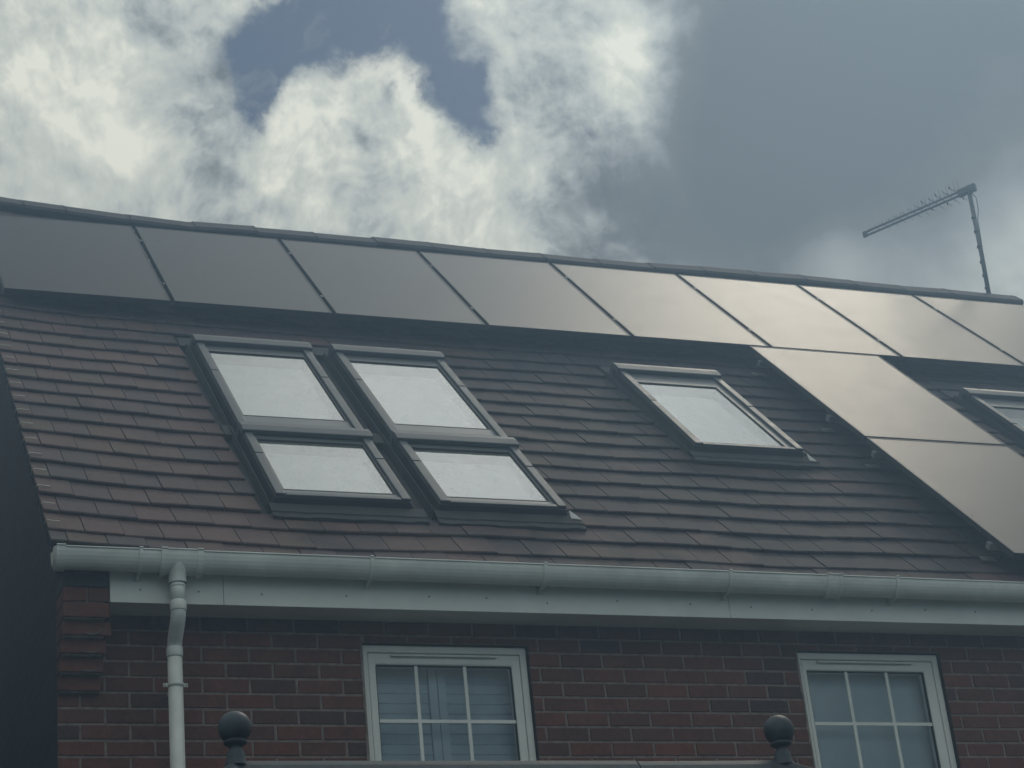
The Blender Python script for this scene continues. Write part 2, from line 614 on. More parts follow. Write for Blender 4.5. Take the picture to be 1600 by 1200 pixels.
M['shutter'] = mat('white_shutter', (0.80, 0.81, 0.80), 0.5)
M['louvre'] = mat('shutter_louvre_shaded', (0.72, 0.74, 0.77), 0.5)  # shutter white toned down, louvre shade is put into the colour
M['room'] = mat('dark_room', (0.05, 0.05, 0.055), 0.9)
M['white'] = mat('white_flashing_corner', (0.50, 0.50, 0.48), 0.5)

# ---------------------------------------------------------------- coordinates
YE, ZE = -0.28, 0.587
c45 = math.sqrt(0.5)
XL, XR = -1.785, 6.72          # gable faces
GZ = -4.47                     # ground
RV = 5.90                      # ridge, measured up the slope
YR = YE + RV * c45
ZR = ZE + RV * c45
VL, VR = -1.86, 6.80           # verges


def lift(u, v=0.0):
    h = 0.0
    if u < -0.55:
        h += 0.050 * ((-0.55 - u) / 1.31) ** 1.6
    h += 0.004 * math.sin(u * 2.1 + v * 0.8) + 0.003 * math.sin(u * 5.3 - v * 2.3 + 1)
    h -= 0.008 * math.exp(-((u - 2.2) / 1.5) ** 2)
    return h


def RP(u, v, h):
    """roof frame: along the eaves, up the slope, off the slope"""
    return (u, YE + v * c45 - h * c45, ZE + v * c45 + h * c45)


def RPL(u, v, h):
    return RP(u, v, h + lift(u, v))


# ---------------------------------------------------------------- ground
gb = MB()
N = 24
for i in range(N):
    for j in range(N):
        x0, x1 = -300 + 600 * i / N, -300 + 600 * (i + 1) / N
        y0, y1 = -300 + 600 * j / N, -300 + 600 * (j + 1) / N
        gb.poly([(x0, y0, GZ), (x1, y0, GZ), (x1, y1, GZ), (x0, y1, GZ)])
tag(gb.build('ground', mat('lawn', (0.045, 0.06, 0.03), 0.95, 0.2, var=0.35, vscale=0.8, bump=0.8, bscale=30)), kind='structure')
pb_ = MB()
for i in range(16):
    for j in range(8):
        x0, y0 = -2.4 + i * 0.6, -4.8 + j * 0.6
        pb_.box(x0 + .005, x0 + .595, y0 + .005, y0 + .595, GZ - .02, GZ + .03)
tag(pb_.build('patio', mat('paving', (0.12, 0.11, 0.10), 0.9, 0.2, var=0.2, vscale=3, bump=0.4), bevel=0.004), kind='structure')

# ---------------------------------------------------------------- house
house = tag(empty('house', ((XL + XR) / 2, 3.9, GZ)),
            'red brick house with a tiled roof full of skylights and white gutter', 'house')
WIN = [(-0.345, 0.515, -0.95, 0.262), (2.004, 2.868, -0.95, 0.267)]      # openings x0,x1,z0,z1
BW, BH, MJ = 0.225, 0.075, 0.010


def cut(x0, x1, z0, z1, holes, minw=0.02):
    """brick or tile minus rectangular holes, split along x"""
    iv = [(x0, x1)]
    zc = (z0 + z1) / 2
    for (a, b, c, d) in holes:
        if c < zc < d:
            nv = []
            for (p, q) in iv:
                if q <= a or p >= b:
                    nv.append((p, q))
                else:
                    if a - p > minw:
                        nv.append((p, a))
                    if q - b > minw:
                        nv.append((b, q))
            iv = nv
    return iv


# front wall: every brick modelled proud of its mortar
wb = MB()
k0 = int((GZ) / BH) - 1
for k in range(k0, 6):
    z0 = k * BH + MJ / 2
    z1 = (k + 1) * BH - MJ / 2
    if z0 < GZ:
        continue
    offx = -1.6842 if k % 2 else -1.6842 + BW / 2
    n0 = int((XL - offx) / BW) - 1
    for n in range(n0, n0 + 42):
        a = offx + n * BW + MJ / 2
        b_ = offx + (n + 1) * BW - MJ / 2
        a, b_ = max(a, XL), min(b_, XR)
        if b_ - a < 0.02:
            continue
        pieces = [(p, q, z0) for p, q in cut(a, b_, z0, z1, [(w0, w1, c0, z1 if z0 < d0 < z1 else d0) for w0, w1, c0, d0 in WIN])]
        for w0, w1, c0, d0 in WIN:
            if z0 < d0 < z1 and min(b_, w1) - max(a, w0) > 0.02:
                pieces.append((max(a, w0), min(b_, w1), d0 + 0.002))
        for (p, q, zb) in pieces:
            j = lambda s=0.0016: random.uniform(-s, s)
            pr = -0.0045 + random.uniform(-0.0012, 0.0012)
            e = 0.0025
            P = [(p + e + j(), pr + j(.0006), zb + e + j()), (q - e + j(), pr + j(.0006), zb + e + j()),
                 (q - e + j(), pr + j(.0006), z1 - e + j()), (p + e + j(), pr + j(.0006), z1 - e + j())]
            B = [(p, 0.003, zb), (q, 0.003, zb), (q, 0.003, z1), (p, 0.003, z1)]
            bb = len(wb.v)
            wb.v += P + B
            for fc in ((0, 1, 2, 3), (0, 4, 5, 1), (1, 5, 6, 2), (2, 6, 7, 3), (3, 7, 4, 0)):
                wb.f.append(tuple(bb + i for i in fc))
                wb.mi.append(0)
                wb.sm.append(False)
# mortar sheet with openings, and reveals
xs = sorted({XL, XR, *[w_[0] for w_ in WIN], *[w_[1] for w_ in WIN]})
zs = sorted({GZ, 0.36 + 0.09, -0.95, 0.262, 0.267})
for i in range(len(xs) - 1):
    for j in range(len(zs) - 1):
        xc, zc = (xs[i] + xs[i + 1]) / 2, (zs[j] + zs[j + 1]) / 2
        if any(a < xc < b and c < zc < d for a, b, c, d in WIN):
            continue
        wb.poly([(xs[i], 0, zs[j]), (xs[i + 1], 0, zs[j]), (xs[i + 1], 0, zs[j + 1]), (xs[i], 0, zs[j + 1])], 1)
for a, b, c, d in WIN:
    wb.poly([(a, 0, c), (a, 0.1, c), (a, 0.1, d), (a, 0, d)], 1)
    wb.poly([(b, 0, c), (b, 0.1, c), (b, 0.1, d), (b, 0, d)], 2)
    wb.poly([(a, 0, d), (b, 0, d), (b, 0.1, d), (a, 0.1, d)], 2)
    wb.poly([(a, 0, c), (b, 0, c), (b, 0.1, c), (a, 0.1, c)], 1)
    # ragged mortar pointing down the left jamb
    z = c
    while z < d - 0.02:
        hz = random.uniform(0.02, 0.06)
        ww = random.uniform(0.004, 0.011)
        wb.box(a - ww, a + 0.004, -0.009, 0.03, z, min(z + hz, d), 1)
        z += hz
wb.build('wall', [M['brick'], M['mortar'], M['brick_shaded']], house)

# gable walls and back wall
YB = 2 * YR - 0.0
for gx, sgn in ((XL, -1), (XR, 1)):
    g = MB()
    zt = lambda y: ZE + (y - YE) - 0.07
    g.poly([(gx, 0.0, GZ), (gx, YB, GZ), (gx, YB, zt(0)), (gx, YR, zt(YR)), (gx, 0.0, zt(0))])
    g.poly([(gx - sgn * .1, 0.003, GZ), (gx - sgn * .1, YB, GZ), (gx - sgn * .1, YB, zt(0)), (gx - sgn * .1, YR, zt(YR)), (gx - sgn * .1, 0.003, zt(0))])
    g.build('wall', M['brick_shaded'], house)
g = MB()
g.poly([(XL, YB, GZ), (XR, YB, GZ), (XR, YB, 0.5), (XL, YB, 0.5)])
g.build('wall', M['brick_shaded'], house)

# corbelled brick corner carrying the gutter end
cb = MB()
ncb = 5
steps = [(-0.012, -0.030), (0.0, 0), (0, 0)]
z = -0.012
prev = 0.0
CX0, CX1 = XL - 0.004, -1.580
depths = [0.045, 0.085, 0.125, 0.160, 0.195, 0.195]
for i, dp in enumerate(depths):
    z0 = z + i * 0.0745 + 0.006
    z1 = z + (i + 1) * 0.0745 - 0.003
    xr = CX1 + (0.012 if i == 3 else -0.01 * (3 - i) * 0.6 if i < 3 else 0.0)
    if i < 4:
        segs = [(CX0, xr)]
    else:
        m_ = CX0 + 0.10 + 0.01 * (i % 2)
        segs = [(CX0, m_ - 0.004), (m_ + 0.004, xr)] if i == 5 else [(CX0, xr)]
    for (p, q) in segs:
        jj = lambda s=0.003: random.uniform(-s, s)
        cb.box8([(p + jj(), -dp + jj(), z0 + jj(.002)), (q + jj(), -dp + jj(), z0 + jj(.002)), (q, -0.002, z0), (p, -0.002, z0),
                 (p + jj(), -dp + jj(), z1 + jj(.002)), (q + jj(), -dp + jj(), z1 + jj(.002)), (q, -0.002, z1), (p, -0.002, z1)], 0)
    cb.box(CX0 + .006, CX1 - .02, -dp + 0.012, -0.002, z0 - 0.008, z1 + 0.003, 1)
corbel = cb.build('corbel', [M['brick'], M['mortar']], house, bevel=0.004)
# smeared mortar on the corbel bricks
sm_ = MB()
for i in (1, 2, 3):
    z0 = z + i * 0.0745
    pts = []
    for t_ in range(9):
        a = t_ / 8
        pts.append((-1.70 + 0.10 * a, -depths[i] - 0.0005, z0 + 0.022 - 0.016 * math.sin(a * 2.4 + 0.2) + 0.024 * a ** 3))
    sm_.tube(pts, [0.001, 0.003, 0.004, 0.005, 0.005, 0.004, 0.004, 0.003, 0.001], 6)
sm_.build('mortar_smear', mat('mortar_smear', (0.14, 0.125, 0.12), 0.95, 0.2, var=0.3, vscale=40), corbel)
# closing piece above corbel, below the tiles
cb = MB()
cb.box(CX0, CX1, -0.19, 0.0, z + 6 * 0.0745 + 0.004, 0.50)
cb.build('verge_box', M['flash'], house, bevel=0.003)

# ---------------------------------------------------------------- roof tiles
HOLES = [(-0.765, 0.925, 0.545, 3.23), (2.035, 2.855, 1.655, 3.25), (4.62, 5.50, 1.655, 3.25)]
rb = MB()
G, TW = 0.2125, 0.1835
V0 = 0.1135
ncourse = 28
for k in range(-1, ncourse):
    va = V0 + G * k
    vb = va + G
    if k == -1:
        va = -0.02
    if vb > RV - 0.02:
        vb = RV - 0.02
    if vb - va < 0.03:
        continue
    ox = -0.775 + (TW / 2 if k % 2 else 0.0)
    n0 = int((VL - ox) / TW) - 1
    crj = random.uniform(-0.004, 0.004)
    for n in range(n0, n0 + 52):
        gap = 0.0022
        a = ox + n * TW + gap
        b_ = ox + (n + 1) * TW - gap
        a, b_ = max(a, VL), min(b_, VR)
        if b_ - a < 0.025:
            continue
        dv = random.uniform(-0.0035, 0.0035) + crj
        dh = random.uniform(-0.0028, 0.0030)
        tw = random.uniform(-0.0015, 0.0015)
        for (p, q) in cut(a, b_, va, vb, HOLES, 0.015):
            # holes also end courses part-way: clip v
            v0, v1 = va + dv, vb + 0.02
            for (ha, hb, hc, hd) in HOLES:
                if p < hb - .01 and q > ha + .01:
                    if v0 < hc < v1 and (va + vb) / 2 < hc:
                        v1 = hc - 0.006
                    if v0 < hd < v1 and (va + vb) / 2 > hd:
                        v0 = max(v0, hd)
            th = 0.017
            f = lambda u, v, h: RPL(u, v, h)
            hb_ = dh
            h_top = dh - 0.017 * ((v1 - va) / G)
            xm = (p + q) / 2
            rnd = 0.0025
            c = [f(p, v0, hb_ - th - tw), f(q, v0, hb_ - th + tw), f(q, v1, h_top - th), f(p, v1, h_top - th),
                 f(p, v0, hb_ - tw), f(q, v0, hb_ + tw), f(q, v1, h_top), f(p, v1, h_top)]
            # soften the leading edge
            lead = [f(p, v0 + 0.006, hb_ - tw + 0.0008), f(q, v0 + 0.006, hb_ + tw + 0.0008)]
            c[4] = f(p, v0, hb_ - tw - 0.004)
            c[5] = f(q, v0, hb_ + tw - 0.004)
            bb = len(rb.v)
            rb.v += c + lead
            for fc in ((0, 3, 2, 1), (8, 9, 6, 7), (4, 5, 9, 8), (0, 1, 5, 4), (1, 2, 6, 9, 5), (3, 0, 4, 8, 7)):
                rb.f.append(tuple(bb + i for i in fc))
                rb.mi.append(0)
                rb.sm.append(False)
# underlay below the tiles, and the rear slope
nx = 30
for i in range(nx):
    u0, u1 = VL + (VR - VL) * i / nx, VL + (VR - VL) * (i + 1) / nx
    for a, b_ in ((0.02, 0.545), (0.545, 1.655), (1.655, 3.23), (3.23, RV)):
        rb.poly([RPL(u0, a, -0.055), RPL(u1, a, -0.055), RPL(u1, b_, -0.055), RPL(u0, b_, -0.055)], 1)
rb.poly([(VL + .02, YR, ZR - 0.05), (VR - .02, YR, ZR - 0.05), (VR - .02, YB + 0.28, ZE - 0.03), (VL + .02, YB + 0.28, ZE - 0.03)], 0)
roof = rb.build('roof', [M['tile'], M['under']], house)

# verge: undercloak strip with clips
for vx, sg in ((VL, 1), (VR, -1)):
    uc = MB()
    for i in range(40):
        v0, v1 = RV * i / 40, RV * (i + 1) / 40
        uc.box8([RPL(vx + sg * .008, v0, -.075), RPL(vx + sg * .085, v0, -.075), RPL(vx + sg * .085, v1, -.075), RPL(vx + sg * .008, v1, -.075),
                 RPL(vx + sg * .008, v0, -.045), RPL(vx + sg * .085, v0, -.045), RPL(vx + sg * .085, v1, -.045), RPL(vx + sg * .008, v1, -.045)])
    uc.build('undercloak', M['mortar'] if False else M['flash'], roof)
for k in range(0, 27):
    v = V0 + G * k + 0.055
    cl = MB()
    u = VL
    js = random.uniform(-.006, .006)
    cl.tube([RPL(u - 0.006, v + .004, -0.030), RPL(u - 0.010, v + js, -0.004), RPL(u + 0.004, v + js, 0.008),
             RPL(u + 0.030, v + js * .5, 0.007), RPL(u + 0.062, v + 0.012 + js, 0.003)], 0.0028, 6)
    cl.build('verge_clip', M['clip'], roof)

# ridge tiles
rg = MB()
u = VL - 0.02
edges = [-1.88, -1.44, -1.143 + 0.0, -0.688, -0.222, 0.247, 0.700]
while edges[-1] < 6.3:
    edges.append(edges[-1] + 0.4555)
edges[-1] = 6.84
for a, b_ in zip(edges[:-1], edges[1:]):
    dz = random.uniform(-0.004, 0.005)
    t1, t2 = random.uniform(-.004, .004), random.uniform(-.004, .004)

    def T(u, s, h, dz=dz):
        tt = t1 + (t2 - t1) * (u - a) / (b_ - a)
        return (u, YR + s, ZR + 0.03 + h + dz + tt + lift(u, RV) * 1.5)
    a2, b2 = a + 0.004, b_ - 0.004
    prof = []
    for t_ in range(7):     # outer skin
        s = -0.135 + 0.27 * t_ / 6
        prof.append((s, 0.045 - abs(s) * 0.95 - (0.012 if t_ == 3 else 0)))
    prof += [(s, h - 0.024) for s, h in reversed(prof)]
    rg.extrude(prof, a2, b2, T)
    rg.extrude([(s * 1.02, h * 1.0 + .003) for s, h in prof], b2 - 0.012, b2 + 0.0, T)
    # mortar bed
    rg.extrude([(-0.125, -0.115), (0.125, -0.115), (0.125, -0.085), (0.0, 0.01), (-0.125, -0.085)], a + .001, b_ - .001, T, 1)
rg.build('ridge_cap', [M['ridge'], M['under']], roof)

# ---------------------------------------------------------------- fascia, soffit, gutter, downpipe
FZ0, FZ1 = 0.362, 0.56
for a, b_ in ((-1.578, -1.0545), (-1.0525, 1.5525), (1.5545, 4.2), (4.202, 6.74)):
    fb = MB()
    fb.box(a, b_, -0.2, -0.18, FZ0, FZ1)
    f_ = fb.build('fascia', M['upvc'], house, bevel=0.002)
    if a < -1.06:
        sc = [(-1.44, 0.425), (-1.17, 0.424)]
    else:
        sc = []
        x = a + (0.12 if a > 0 else 0.18)
        while x < b_ - 0.05:
            sc.append((x, 0.425 + random.uniform(-.012, .012)))
            x += random.uniform(0.28, 0.42)
    for x, zz in sc:
        fs = MB()
        fs.tube([(x, -0.204, zz), (x, -0.199, zz)], [0.004, 0.0048], 8)
        fs.build('screw_cap', M['screw'], f_)
so = MB()
so.box(-1.578, 6.74, -0.178, -0.001, 0.370, 0.380)
so.build('soffit', M['upvc'], house)
GR = 0.058


def gz(x):
    return 0.5735 - 0.0040 * x


def half_round(mb, x0, x1, r, m=0, seg=14, lip=True, extra=0.0):
    n = max(1, int((x1 - x0) / 0.5))
    for s in range(n):
        a, b_ = x0 + (x1 - x0) * s / n, x0 + (x1 - x0) * (s + 1) / n
        for k in range(seg):
            t0 = math.pi + math.pi * k / seg
            t1 = math.pi + math.pi * (k + 1) / seg
            q = lambda x, t, rr: (x, -0.262 + rr * math.cos(t), gz(x) + rr * math.sin(t) * 1.55)
            mb.poly([q(a, t0, r), q(b_, t0, r), q(b_, t1, r), q(a, t1, r)], m, True)
            mb.poly([q(a, t0, r - .003), q(b_, t0, r - .003), q(b_, t1, r - .003), q(a, t1, r - .003)], m, True)
        mb.tube([(a, -0.262 - r, gz(a) + extra), (b_, -0.262 - r, gz(b_) + extra)], 0.0045, 8, m, caps=False)
    for xx in (x0, x1):
        for k in range(seg):
            t0 = math.pi + math.pi * k / seg
            t1 = math.pi + math.pi * (k + 1) / seg
            q = lambda x, t, rr: (x, -0.262 + rr * math.cos(t), gz(x) + rr * math.sin(t) * 1.55)
            mb.poly([q(xx, t0, r), q(xx, t1, r), q(xx, t1, r - .006), q(xx, t0, r - .006)], m)


gt = MB()
half_round(gt, -1.822, 6.80, GR)
gutter = gt.build('gutter', M['gutter'], house)
# stop end
se = MB()
half_round(se, -1.835, -1.795, GR + .006, extra=.004)
for xx in (-1.835,):
    pts = [(xx, -0.262 + (GR + .006) * math.cos(math.pi + math.pi * k / 16), gz(xx) + (GR + .006) * 1.55 * math.sin(math.pi + math.pi * k / 16)) for k in range(17)]
    se.poly(pts)
    pts2 = [(xx - .012, y * 1.0 + (-0.262 - y) * .25, z_ + (gz(xx) - z_) * .25) for x_, y, z_ in pts]
    for i in range(16):
        se.poly([pts[i], pts[i + 1], pts2[i + 1], pts2[i]], 0, True)
    se.poly(pts2)
se.build('stop_end', M['gutter'], gutter)
for x in (-1.455, -0.361, 0.521, 1.524, 2.489, 3.45, 4.45, 5.45, 6.4):
    br_ = MB()
    half_round(br_, x - 0.008, x + 0.008, GR + .0075, extra=.005)
    br_.box(x - .016, x + .016, -0.203, -0.2, gz(x) - 0.115, gz(x) + .01)
    br_.extrude([(-0.204, gz(x) - .115), (-0.204, gz(x) - .05), (-0.245, gz(x) - .085)], x - .006, x + .006, lambda a, b, c: (a, b, c))
    br_.build('gutter_bracket', M['gutter'], gutter)
un = MB()
half_round(un, 2.075, 2.165, GR + .006, extra=.004)
half_round(un, 2.082, 2.094, GR + .010, extra=.006)
half_round(un, 2.146, 2.158, GR + .010, extra=.006)
un.build('gutter_union', M['gutter'], gutter)
ol = MB()
half_round(ol, -1.362, -1.168, GR + .005, extra=.004)
half_round(ol, -1.362, -1.335, GR + .010, extra=.006)
half_round(ol, -1.195, -1.168, GR + .010, extra=.006)
ol.lathe([(0.052, 0.03), (0.046, 0.0), (0.041, -0.012), (0.041, -0.055)], (-1.280, -0.262, gz(-1.27) - .085), 24)
ol.build('gutter_outlet', M['gutter'], gutter)
# downpipe
DX = -1.280
PY = -0.155
dp = MB()
zt = gz(DX) - 0.10
dp.tube([(DX, -0.262, zt), (DX, -0.262, 0.315)], 0.034, 24)
sw = [(DX, -0.262, 0.345), (DX, -0.262, 0.305), (DX, -0.256, 0.282), (DX, -0.240, 0.262), (DX, -0.185, 0.215), (DX, -0.166, 0.195), (DX, PY, 0.170), (DX, PY, 0.13)]
dp.tube(sw, 0.0345, 24)
dp.tube([(DX, PY, 0.15), (DX, PY, GZ + 0.12), (DX, PY - .03, GZ + 0.06), (DX, PY - .09, GZ + 0.035)], 0.034, 24)
pipe = dp.build('downpipe', M['gutter'], house)
for (y, z0, z1) in ((-0.262, 0.305, 0.350), (PY, 0.120, 0.162), (PY, -2.2, -2.15), (-0.262, 0.418, 0.430)):
    col_ = MB()
    e_ = 0.002 if z0 > 0.4 else 0.0038
    col_.lathe([(0.034, z1 + .004), (0.034 + e_, z1), (0.0345 + e_, z0 + .004), (0.033 + e_, z0), (0.034, z0 - .001)], (DX, y, 0), 28)
    col_.build('pipe_collar', M['gutter'], pipe)
for zz in (-0.012, -1.8, -3.6):
    pc = MB()
    pc.lathe([(0.034, zz + .010), (0.0375, zz + .009), (0.0375, zz - .009), (0.034, zz - .010)], (DX, PY, 0), 28)
    pc.box(DX - .012, DX + .012, PY + .034, -.002, zz - .009, zz + .009)
    for s in (-1, 1):
        pc.box(DX + s * .036 if s > 0 else DX - .056, DX + .056 if s > 0 else DX - .036, PY - .004, PY + .004, zz - .008, zz + .008)
        pc.tube([(DX + s * .049, PY - .007, zz), (DX + s * .049, PY + .002, zz)], .004, 8, 1)
    pc.build('pipe_clip', [M['gutter'], M['screw']], pipe)

# ---------------------------------------------------------------- facade windows


def facade_window(x0, x1, z0, z1, bars, hz, vent, kind, left=0.075, right=0.087, top=0.10):
    fy = 0.022
    wnd = MB()
    # outer frame
    a, b_ = x0 + .006, x1 - .006
    gx0, gx1, gz0, gz1 = x0 + left, x1 - right, z0 + 0.10, z1 - top
    o1 = 0.030

    def ring(mb, ax, bx, az, bz, wl, wr, wt, wbm, y0, y1):
        mb.ring(ax, bx, az, bz, wl, wr, wbm, wt, y0, y1, lambda p, q, c: (p, c, q))
    ring(wnd, a, b_, z0 + .004, z1 - .004, o1, o1 + .004, 0.036, 0.05, fy, fy + 0.07)
    w_ = wnd.build('window', M['frame'], house, bevel=0.005)
    s = MB()
    ring(s, a + o1 + .002, b_ - o1 - .006, z0 + .056, z1 - .042, gx0 - a - o1 - .002, b_ - o1 - .006 - gx1, z1 - .042 - gz1, gz0 - z0 - .056, fy + .004, fy + .066)
    s.build('sash', M['frame'], w_, bevel=0.007)
    gk = MB()
    ring(gk, gx0 - .001, gx1 + .001, gz0, gz1, .004, .004, .004, .004, fy + .010, fy + .03)
    gk.build('gasket', M['gasket'], w_)
    pn = MB()
    pn.poly([(gx0, fy + .018, gz0), (gx1, fy + .018, gz0), (gx1, fy + .018, gz1), (gx0, fy + .018, gz1)])
    pn.build('pane', M['glass'], w_)
    gb_ = MB()
    for bx in bars:
        gb_.box(bx - .0085, bx + .0085, fy + .010, fy + .0175, gz0, gz1)
    for bz in hz:
        xs_ = [gx0] + [v for bx in bars for v in (bx - .0085, bx + .0085)] + [gx1]
        for i in range(0, len(xs_), 2):
            gb_.box(xs_[i], xs_[i + 1], fy + .0105, fy + .0172, bz - .0085, bz + .0085)
    gb_.build('glazing_bar', M['frame'], w_)
    vb = MB()
    v0, v1 = vent
    zv = z1 - 0.052
    vb.extrude([(fy + .002, zv - .007), (fy - .012, zv - .009), (fy - .013, zv - .001), (fy - .010, zv + .002), (fy + .002, zv + .004)], v0, v1, lambda q, b, c: (q, b, c))
    vb.build('trickle_vent', M['frame'], w_, bevel=0.002)
    si = MB()
    si.box(x0 - .03, x1 + .03, -0.04, fy - .002, z0 - .035, z0 - .001)
    si.build('sill', M['frame'], w_, bevel=0.004)
    # room behind
    rm = MB()
    rm.box(x0 - .3, x1 + .3, 0.35, 2.2, z0 - .3, z1 + .05)
    # lining of the reveal inside
    ln = MB()
    ln.box(x0 - .01, x0, fy + .075, .35, z0, z1)
    ln.box(x1, x1 + .01, fy + .075, .35, z0, z1)
    ln.box(x0, x1, fy + .075, .35, z1, z1 + .01)
    ln.box(x0, x1, fy + .075, .35, z0 - .01, z0)
    ln.poly([(x0, .36, z0), (x1, .36, z0), (x1, .36, z1), (x0, .36, z1)])
    ln.build('inner_reveal', M['room'], w_)
    return w_


facade_window(*WIN[0], (-0.066, 0.184), (-0.116, -0.40, -0.68), (-0.195, 0.350), 'shutter')
facade_window(*WIN[1], (2.300, 2.540), (-0.116, -0.40, -0.68), (2.13, 2.70), 'blind', left=0.062, right=0.10)

# shutters behind the left window, blind behind the right one
sh = tag(empty('window_shutter', (0.085, 0.16, -0.95)), 'white louvred shutters closed behind the left upstairs window', 'shutters')
for s, (a, b_) in enumerate(((-0.33, 0.0680), (0.0715, 0.50))):
    m_ = MB()
    yy = 0.14
    st = 0.042
    m_.box(a, a + st, yy - .012, yy + .026, -0.93, 0.24)
    m_.box(b_ - st, b_, yy - .012, yy + .026, -0.93, 0.24)
    m_.box(a + st, b_ - st, yy, yy + .026, 0.14, 0.24)
    m_.box(a + st, b_ - st, yy, yy + .026, -0.93, -0.85)
    p_ = m_.build('shutter_leaf', M['shutter'], sh, bevel=0.002)
    lv = MB()
    z_ = -0.83
    while z_ < 0.135:
        x0, x1 = a + st + .002, b_ - st - .002
        lv.box(x0, x1, yy + .004, yy + .009, z_ - .0245, z_ + .0235)
        lv.tube([(x0, yy + .004, z_ - .0225), (x1, yy + .004, z_ - .0225)], 0.0045, 8)
        z_ += 0.0505
    lv.build('louvre', M['louvre'], p_)
bl = MB()
for k in range(24):
    z0 = -0.94 + k * 0.05
    bl.poly([(2.03, 0.12 + .0006 * (k % 3), z0), (2.84, 0.12 + .0006 * (k % 3), z0), (2.84, 0.12 + .0006 * ((k + 1) % 3), z0 + .05), (2.03, 0.12 + .0006 * ((k + 1) % 3), z0 + .05)])
bl.tube([(2.03, 0.13, 0.24), (2.84, 0.13, 0.24)], 0.018, 12)
tag(bl.build('roller_blind', M['blind']), 'pale plain roller blind drawn down behind the right upstairs window', 'blind')

# ---------------------------------------------------------------- roof windows


